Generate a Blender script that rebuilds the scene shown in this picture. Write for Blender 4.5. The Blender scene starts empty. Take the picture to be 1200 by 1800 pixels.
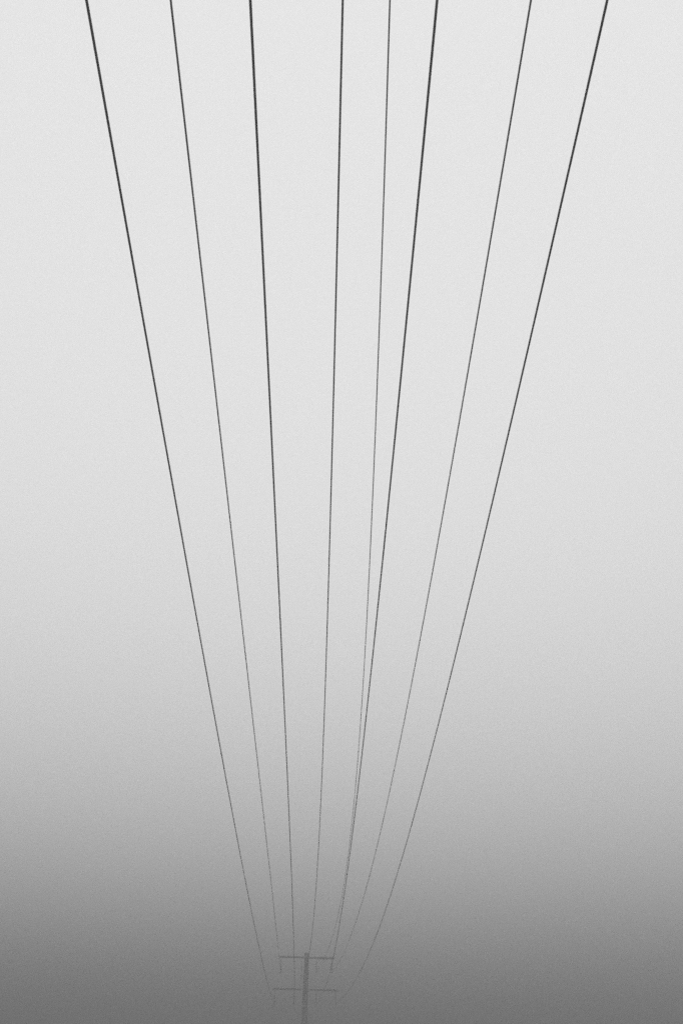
import bpy, bmesh, math, random
from mathutils import Vector, Matrix

scene = bpy.context.scene
R = math.radians
random.seed(4)

# ------------------------------------------------------------------ camera
PITCH, ROLL, YAW, EYE = 0.41073, 0.02616, 0.03173, 1.7
fwd = Vector((math.sin(YAW) * math.cos(PITCH), math.cos(YAW) * math.cos(PITCH), math.sin(PITCH)))
rgt = Vector((math.cos(YAW), -math.sin(YAW), 0.0))
up = rgt.cross(fwd)
r2 = rgt * math.cos(ROLL) + up * math.sin(ROLL)
u2 = up * math.cos(ROLL) - rgt * math.sin(ROLL)
cam_data = bpy.data.cameras.new('camera')
cam_data.sensor_fit = 'VERTICAL'
cam_data.sensor_height = 36.0
cam_data.sensor_width = 24.0
cam_data.lens = 50.0
cam_data.dof.use_dof = True              # focused on the near wires, the pole slightly soft
cam_data.dof.focus_distance = 13.0
cam_data.dof.aperture_fstop = 5.0
cam_data.clip_start = 0.05
cam_data.clip_end = 3000.0
cam = bpy.data.objects.new('camera', cam_data)
scene.collection.objects.link(cam)
cam.matrix_world = Matrix(((r2.x, u2.x, -fwd.x, 0.0), (r2.y, u2.y, -fwd.y, 0.0),
                           (r2.z, u2.z, -fwd.z, EYE), (0, 0, 0, 1)))
scene.camera = cam

# ------------------------------------------------------------------ sky: daylight through a grey fog bank, black and white film
SUN_EL, SUN_ROT = R(40.0), R(180.0)
SKY_STRENGTH = 0.15
BANK_POWER = 0.76        # how fast the overcast dims towards the horizon
world = bpy.data.worlds.new('World')
scene.world = world
world.use_nodes = True
nt = world.node_tree
nt.nodes.clear()
N = nt.nodes.new
L = nt.links.new
sky = N('ShaderNodeTexSky')
sky.sky_type = 'NISHITA'
sky.sun_disc = False
sky.sun_elevation = SUN_EL
sky.sun_rotation = SUN_ROT
sky.air_density = 1.0
sky.dust_density = 5.0
sky.ozone_density = 1.0
bw = N('ShaderNodeRGBToBW')
L(sky.outputs[0], bw.inputs[0])
tc = N('ShaderNodeTexCoord')
sep = N('ShaderNodeSeparateXYZ')
L(tc.outputs['Generated'], sep.inputs[0])


def math_node(op, a, b=None):
    m = N('ShaderNodeMath')
    m.operation = op
    for k, v in enumerate((a, b)):
        if v is None:
            continue
        if isinstance(v, (int, float)):
            m.inputs[k].default_value = v
        else:
            L(v, m.inputs[k])
    return m.outputs[0]


sin_el = math_node('MAXIMUM', sep.outputs[2], 0.02)
bank = math_node('POWER', sin_el, BANK_POWER)     # overcast: dimmer towards the horizon
bg = N('ShaderNodeBackground')
L(math_node('MULTIPLY', bw.outputs[0], bank), bg.inputs['Color'])
bg.inputs['Strength'].default_value = SKY_STRENGTH
out = N('ShaderNodeOutputWorld')
L(bg.outputs[0], out.inputs['Surface'])

# ------------------------------------------------------------------ sun, soft behind the overcast
sun_data = bpy.data.lights.new('sun', 'SUN')
sun_data.energy = 0.5
sun_data.angle = R(60.0)
sun_data.color = (1.0, 1.0, 1.0)
sun = bpy.data.objects.new('sun', sun_data)
scene.collection.objects.link(sun)
sun.rotation_euler = (math.pi / 2 - SUN_EL, 0, 0)      # behind the camera, as in the sky

# ------------------------------------------------------------------ exposure and film
vs = scene.view_settings
vs.view_transform = 'Standard'
vs.look = 'None'
vs.exposure = 2.76
vs.gamma = 1.0
vs.use_curve_mapping = False
scene.cycles.use_denoising = False       # the photograph is grainy
scene.cycles.volume_bounces = 0
scene.cycles.max_bounces = 4
scene.cycles.filter_width = 1.5
scene.cycles.use_adaptive_sampling = True
scene.cycles.adaptive_min_samples = 46
scene.cycles.adaptive_threshold = 0.015

HAZE_DENSITY, HAZE_GREY, HAZE_ANISO = 0.0185, 0.265, 0.5


# ------------------------------------------------------------------ materials
def material(name, grey, rough=0.6, metallic=0.0, vary=0.35, scale=8.0, bump=0.0, spec=0.05):
    m = bpy.data.materials.new(name)
    m.use_nodes = True
    t = m.node_tree
    b = t.nodes['Principled BSDF']
    no = t.nodes.new('ShaderNodeTexNoise')
    no.inputs['Scale'].default_value = scale
    no.inputs['Detail'].default_value = 6.0
    co = t.nodes.new('ShaderNodeTexCoord')
    t.links.new(co.outputs['Object'], no.inputs['Vector'])
    rp = t.nodes.new('ShaderNodeValToRGB')
    lo, hi = grey * (1 - vary), grey * (1 + vary)
    rp.color_ramp.elements[0].position, rp.color_ramp.elements[1].position = 0.3, 0.7
    rp.color_ramp.elements[0].color = (lo, lo, lo, 1)
    rp.color_ramp.elements[1].color = (hi, hi, hi, 1)
    t.links.new(no.outputs['Fac'], rp.inputs[0])
    t.links.new(rp.outputs[0], b.inputs['Base Color'])
    b.inputs['Roughness'].default_value = rough
    b.inputs['Metallic'].default_value = metallic
    b.inputs['Specular IOR Level'].default_value = spec
    if bump:
        bp = t.nodes.new('ShaderNodeBump')
        bp.inputs['Strength'].default_value = bump
        t.links.new(no.outputs['Fac'], bp.inputs['Height'])
        t.links.new(bp.outputs[0], b.inputs['Normal'])
    return m


M_WIRE = material('weathered_cable', 0.01, 0.8, 0.0, 0.3, 30.0)
M_POLE = material('tarred_wood', 0.024, 0.85, 0.0, 0.4, 5.0, 0.4)
M_ARM = material('tarred_crossarm', 0.024, 0.8, 0.0, 0.35, 7.0, 0.3)
M_STEEL = material('rusted_steel', 0.02, 0.85, 0.0, 0.3, 20.0)
M_GLAZE = material('brown_glaze', 0.04, 0.6, 0.0, 0.2, 10.0)
M_GROUND = material('field_soil', 0.05, 0.95, 0.0, 0.5, 0.35, 0.6)


# ------------------------------------------------------------------ mesh helpers
def link(name, verts, faces, mat, parent=None, smooth=False):
    me = bpy.data.meshes.new(name)
    me.from_pydata([tuple(v) for v in verts], [], faces)
    me.materials.append(mat)
    if smooth:
        for p in me.polygons:
            p.use_smooth = True
    me.update()
    o = bpy.data.objects.new(name, me)
    scene.collection.objects.link(o)
    o.parent = parent
    return o


def tube(points, radii, sides=8):
    """rings swept along a list of points, closed at both ends"""
    vs_, fs = [], []
    n = len(points)
    for i, p in enumerate(points):
        d = (points[min(i + 1, n - 1)] - points[max(i - 1, 0)]).normalized()
        a = d.cross(Vector((0, 0, 1)) if abs(d.z) < 0.9 else Vector((1, 0, 0))).normalized()
        b = a.cross(d)
        rr = radii[i] if isinstance(radii, (list, tuple)) else radii
        for k in range(sides):
            t = 2 * math.pi * k / sides
            vs_.append(p + (a * math.cos(t) + b * math.sin(t)) * rr)
    for i in range(n - 1):
        for k in range(sides):
            k2 = (k + 1) % sides
            fs.append((i * sides + k, i * sides + k2, (i + 1) * sides + k2, (i + 1) * sides + k))
    fs.append(tuple(range(sides - 1, -1, -1)))
    fs.append(tuple((n - 1) * sides + k for k in range(sides)))
    return vs_, fs


def beam(a, b, w, h, bev=0.012):
    """bevelled timber from a to b, w across and h high"""
    d = (b - a).normalized()
    side = d.cross(Vector((0, 0, 1)))
    if side.length < 1e-4:
        side = Vector((1, 0, 0))
    side.normalize()
    upv = side.cross(d)
    prof = []
    for sx, sy in ((1, 1), (-1, 1), (-1, -1), (1, -1)):
        x, y = sx * w / 2, sy * h / 2
        c1, c2 = (x, y - sy * bev), (x - sx * bev, y)
        prof += [c1, c2] if sx * sy > 0 else [c2, c1]
    vs_ = [p + side * x + upv * y for p in (a, b) for x, y in prof]
    n = len(prof)
    fs = [(k, (k + 1) % n, n + (k + 1) % n, n + k) for k in range(n)]
    fs += [tuple(range(n - 1, -1, -1)), tuple(range(n, 2 * n))]
    return vs_, fs


# ------------------------------------------------------------------ ground: one dark field out into the fog
G = 560.0
ng = 56
verts, faces = [], []
for j in range(ng + 1):
    for i in range(ng + 1):
        x, y = -G + 2 * G * i / ng, -G + 2 * G * j / ng
        flat = min(1.0, max(0.0, (abs(x) - 12) / 60.0))
        z = flat * (0.35 * math.sin(x * 0.031 + 1.3) * math.cos(y * 0.023) - 0.3)
        verts.append(Vector((x, y, z)))
for j in range(ng):
    for i in range(ng):
        q = j * (ng + 1) + i
        faces.append((q, q + 1, q + ng + 2, q + ng + 1))
ground = link('ground', verts, faces, M_GROUND, smooth=True)
ground['kind'] = 'structure'

# ------------------------------------------------------------------ the utility pole at the far end of the span
XP, SP = 1.4518, 90.257
ARM_LOW, ARM_HIGH, TOP = 7.79 + EYE, 9.64 + EYE, 9.88 + EYE
pole = bpy.data.objects.new('utility_pole', None)
scene.collection.objects.link(pole)
pole.location = (XP, SP, 0.0)
pole['label'] = 'tall pole with two crossarms fading into the fog'
pole['category'] = 'utility pole'

pts, rad = [], []
for k in range(25):
    z = -0.9 + (TOP + 0.9) * k / 24.0
    pts.append(Vector((0.006 * math.sin(z * 0.7), 0.006 * math.cos(z * 0.5), z)))
    rad.append(0.25 - 0.12 * max(0.0, z) / TOP)
v, f = tube(pts, rad, 20)
link('shaft', v, f, M_POLE, pole, True)
v, f = tube([Vector((0, 0, TOP - 0.05)), Vector((0, 0, TOP + 0.02)), Vector((0, 0, TOP + 0.07))], [0.136, 0.136, 0.03], 20)
link('cap', v, f, M_STEEL, pole)


def insulator_mesh(length):
    """string of porcelain sheds on a rod: top fitting, discs, bottom clamp; hangs from the origin"""
    prof = [(0.0, 0.012), (-0.10, 0.012)]
    n = max(3, int(round((length - 0.22) / 0.145)))
    step = (length - 0.22) / n
    for k in range(n):
        z = -0.10 - k * step
        prof += [(z - 0.01, 0.022), (z - 0.055, 0.025), (z - 0.085, 0.05), (z - 0.10, 0.052), (z - 0.105, 0.02), (z - step + 0.004, 0.016)]
    prof += [(-length + 0.10, 0.014), (-length + 0.045, 0.014), (-length + 0.04, 0.035), (-length - 0.03, 0.035), (-length - 0.035, 0.01)]
    return tube([Vector((0, 0, z)) for z, _ in prof], [r for _, r in prof], 14)


def crossarm(z, half, drop):
    yf = -0.205                                     # bolted on the near face of the shaft
    v_, f_ = beam(Vector((-half, 0, 0)), Vector((half, 0, 0)), 0.10, 0.105)
    arm = link('crossarm', v_, f_, M_ARM, pole)
    arm.location = (0, yf, z)
    v_, f_ = tube([Vector((0, -0.09, 0)), Vector((0, -0.072, 0)), Vector((0, -0.07, 0)), Vector((0, 0.30, 0))],
                  [0.03, 0.03, 0.012, 0.012], 8)
    link('bolt', v_, f_, M_STEEL, arm)
    for x, d in drop:
        v_, f_ = insulator_mesh(d)
        ins = link('insulator', v_, f_, M_GLAZE, arm, True)
        ins.location = (x, 0, -0.06)
    return arm


# wires: attach offset x, height above the eye, then sideways and vertical slope and bow per 100 m (sag and a light breeze), diameter
WIRES = [
    (-1.845, 6.9124, 0.984, 4.9423, 5.1048, -0.3158, 0.0180,
     'thick black wire farthest to the left, ending at the lower crossarm'),
    (-1.5349, 8.7183, 0.3865, 6.0682, 6.0333, -1.0832, 0.0168,
     'thin dark wire between the two thick wires on the left'),
    (-0.6838, 6.9036, 0.5923, 5.4909, 5.5003, -0.9846, 0.0168,
     'thick black wire, third from the left, running down just beside the pole'),
    (-0.2885, 8.4201, -0.2761, 8.1382, 7.7262, -1.8126, 0.0152,
     'thin wire near the middle, fourth from the left, almost upright'),
    (0.6177, 8.8204, -1.3832, 4.9797, 5.1229, -3.9928, 0.0132,
     'thinnest wire, just left of a thick one it closes in on lower down'),
    (0.6406, 6.9237, 0.1786, 5.7801, 5.7916, -1.7936, 0.0162,
     'thick black wire right of the middle, with the thinnest wire close to its left'),
    (1.5611, 8.8174, -0.3642, 4.9392, 4.8835, -2.53, 0.0160,
     'thin dark wire between the two thick wires on the right'),
    (1.8273, 7.0226, -0.5182, 4.789, 4.6155, -2.862, 0.0162,
     'thick black wire farthest to the right, curving in to the lower crossarm'),
]
LOW = [w for i, w in enumerate(WIRES) if i in (0, 2, 5, 7)]
HIGH = [w for i, w in enumerate(WIRES) if i in (1, 3, 4, 6)]
crossarm(ARM_LOW, 2.0, [(w[0], ARM_LOW - 0.06 - (w[1] + EYE)) for w in LOW])
crossarm(ARM_HIGH, 1.68, [(w[0], ARM_HIGH - 0.06 - (w[1] + EYE)) for w in HIGH])

for xa, za, m, b, c, n, dia, label in WIRES:
    pts = []
    K = 260
    for k in range(K + 1):
        t = -k / K                                   # 0 at the pole, -1 a full span of 100 m nearer
        pts.append(Vector((XP + xa + m * t + n * t * t, SP - 0.205 + 100.0 * t, EYE + za + b * t + c * t * t)))
    v, f = tube(pts, dia / 2, 8)
    o = link('power_line', v, f, M_WIRE, None, True)
    o['label'] = label
    o['category'] = 'power line'
    o['group'] = 'wires strung to the pole in the fog'

# ------------------------------------------------------------------ the fog itself
hb = 600.0
z0, z1 = -2.0, 12.2
v = [Vector((x, y, z)) for z in (z0, z1) for y in (-hb, hb) for x in (-hb, hb)]
f = [(0, 2, 3, 1), (4, 5, 7, 6), (0, 1, 5, 4), (2, 6, 7, 3), (0, 4, 6, 2), (1, 3, 7, 5)]
mh = bpy.data.materials.new('haze')
mh.use_nodes = True
ht = mh.node_tree
ht.nodes.clear()
pv = ht.nodes.new('ShaderNodeVolumePrincipled')
pv.inputs['Color'].default_value = (HAZE_GREY, HAZE_GREY, HAZE_GREY, 1)
pv.inputs['Density'].default_value = HAZE_DENSITY
pv.inputs['Anisotropy'].default_value = HAZE_ANISO
ho = ht.nodes.new('ShaderNodeOutputMaterial')
ht.links.new(pv.outputs[0], ho.inputs['Volume'])
haze = link('haze', v, f, mh)
haze['kind'] = 'stuff'
haze['label'] = 'pale grey fog filling the whole air'
haze['category'] = 'fog'
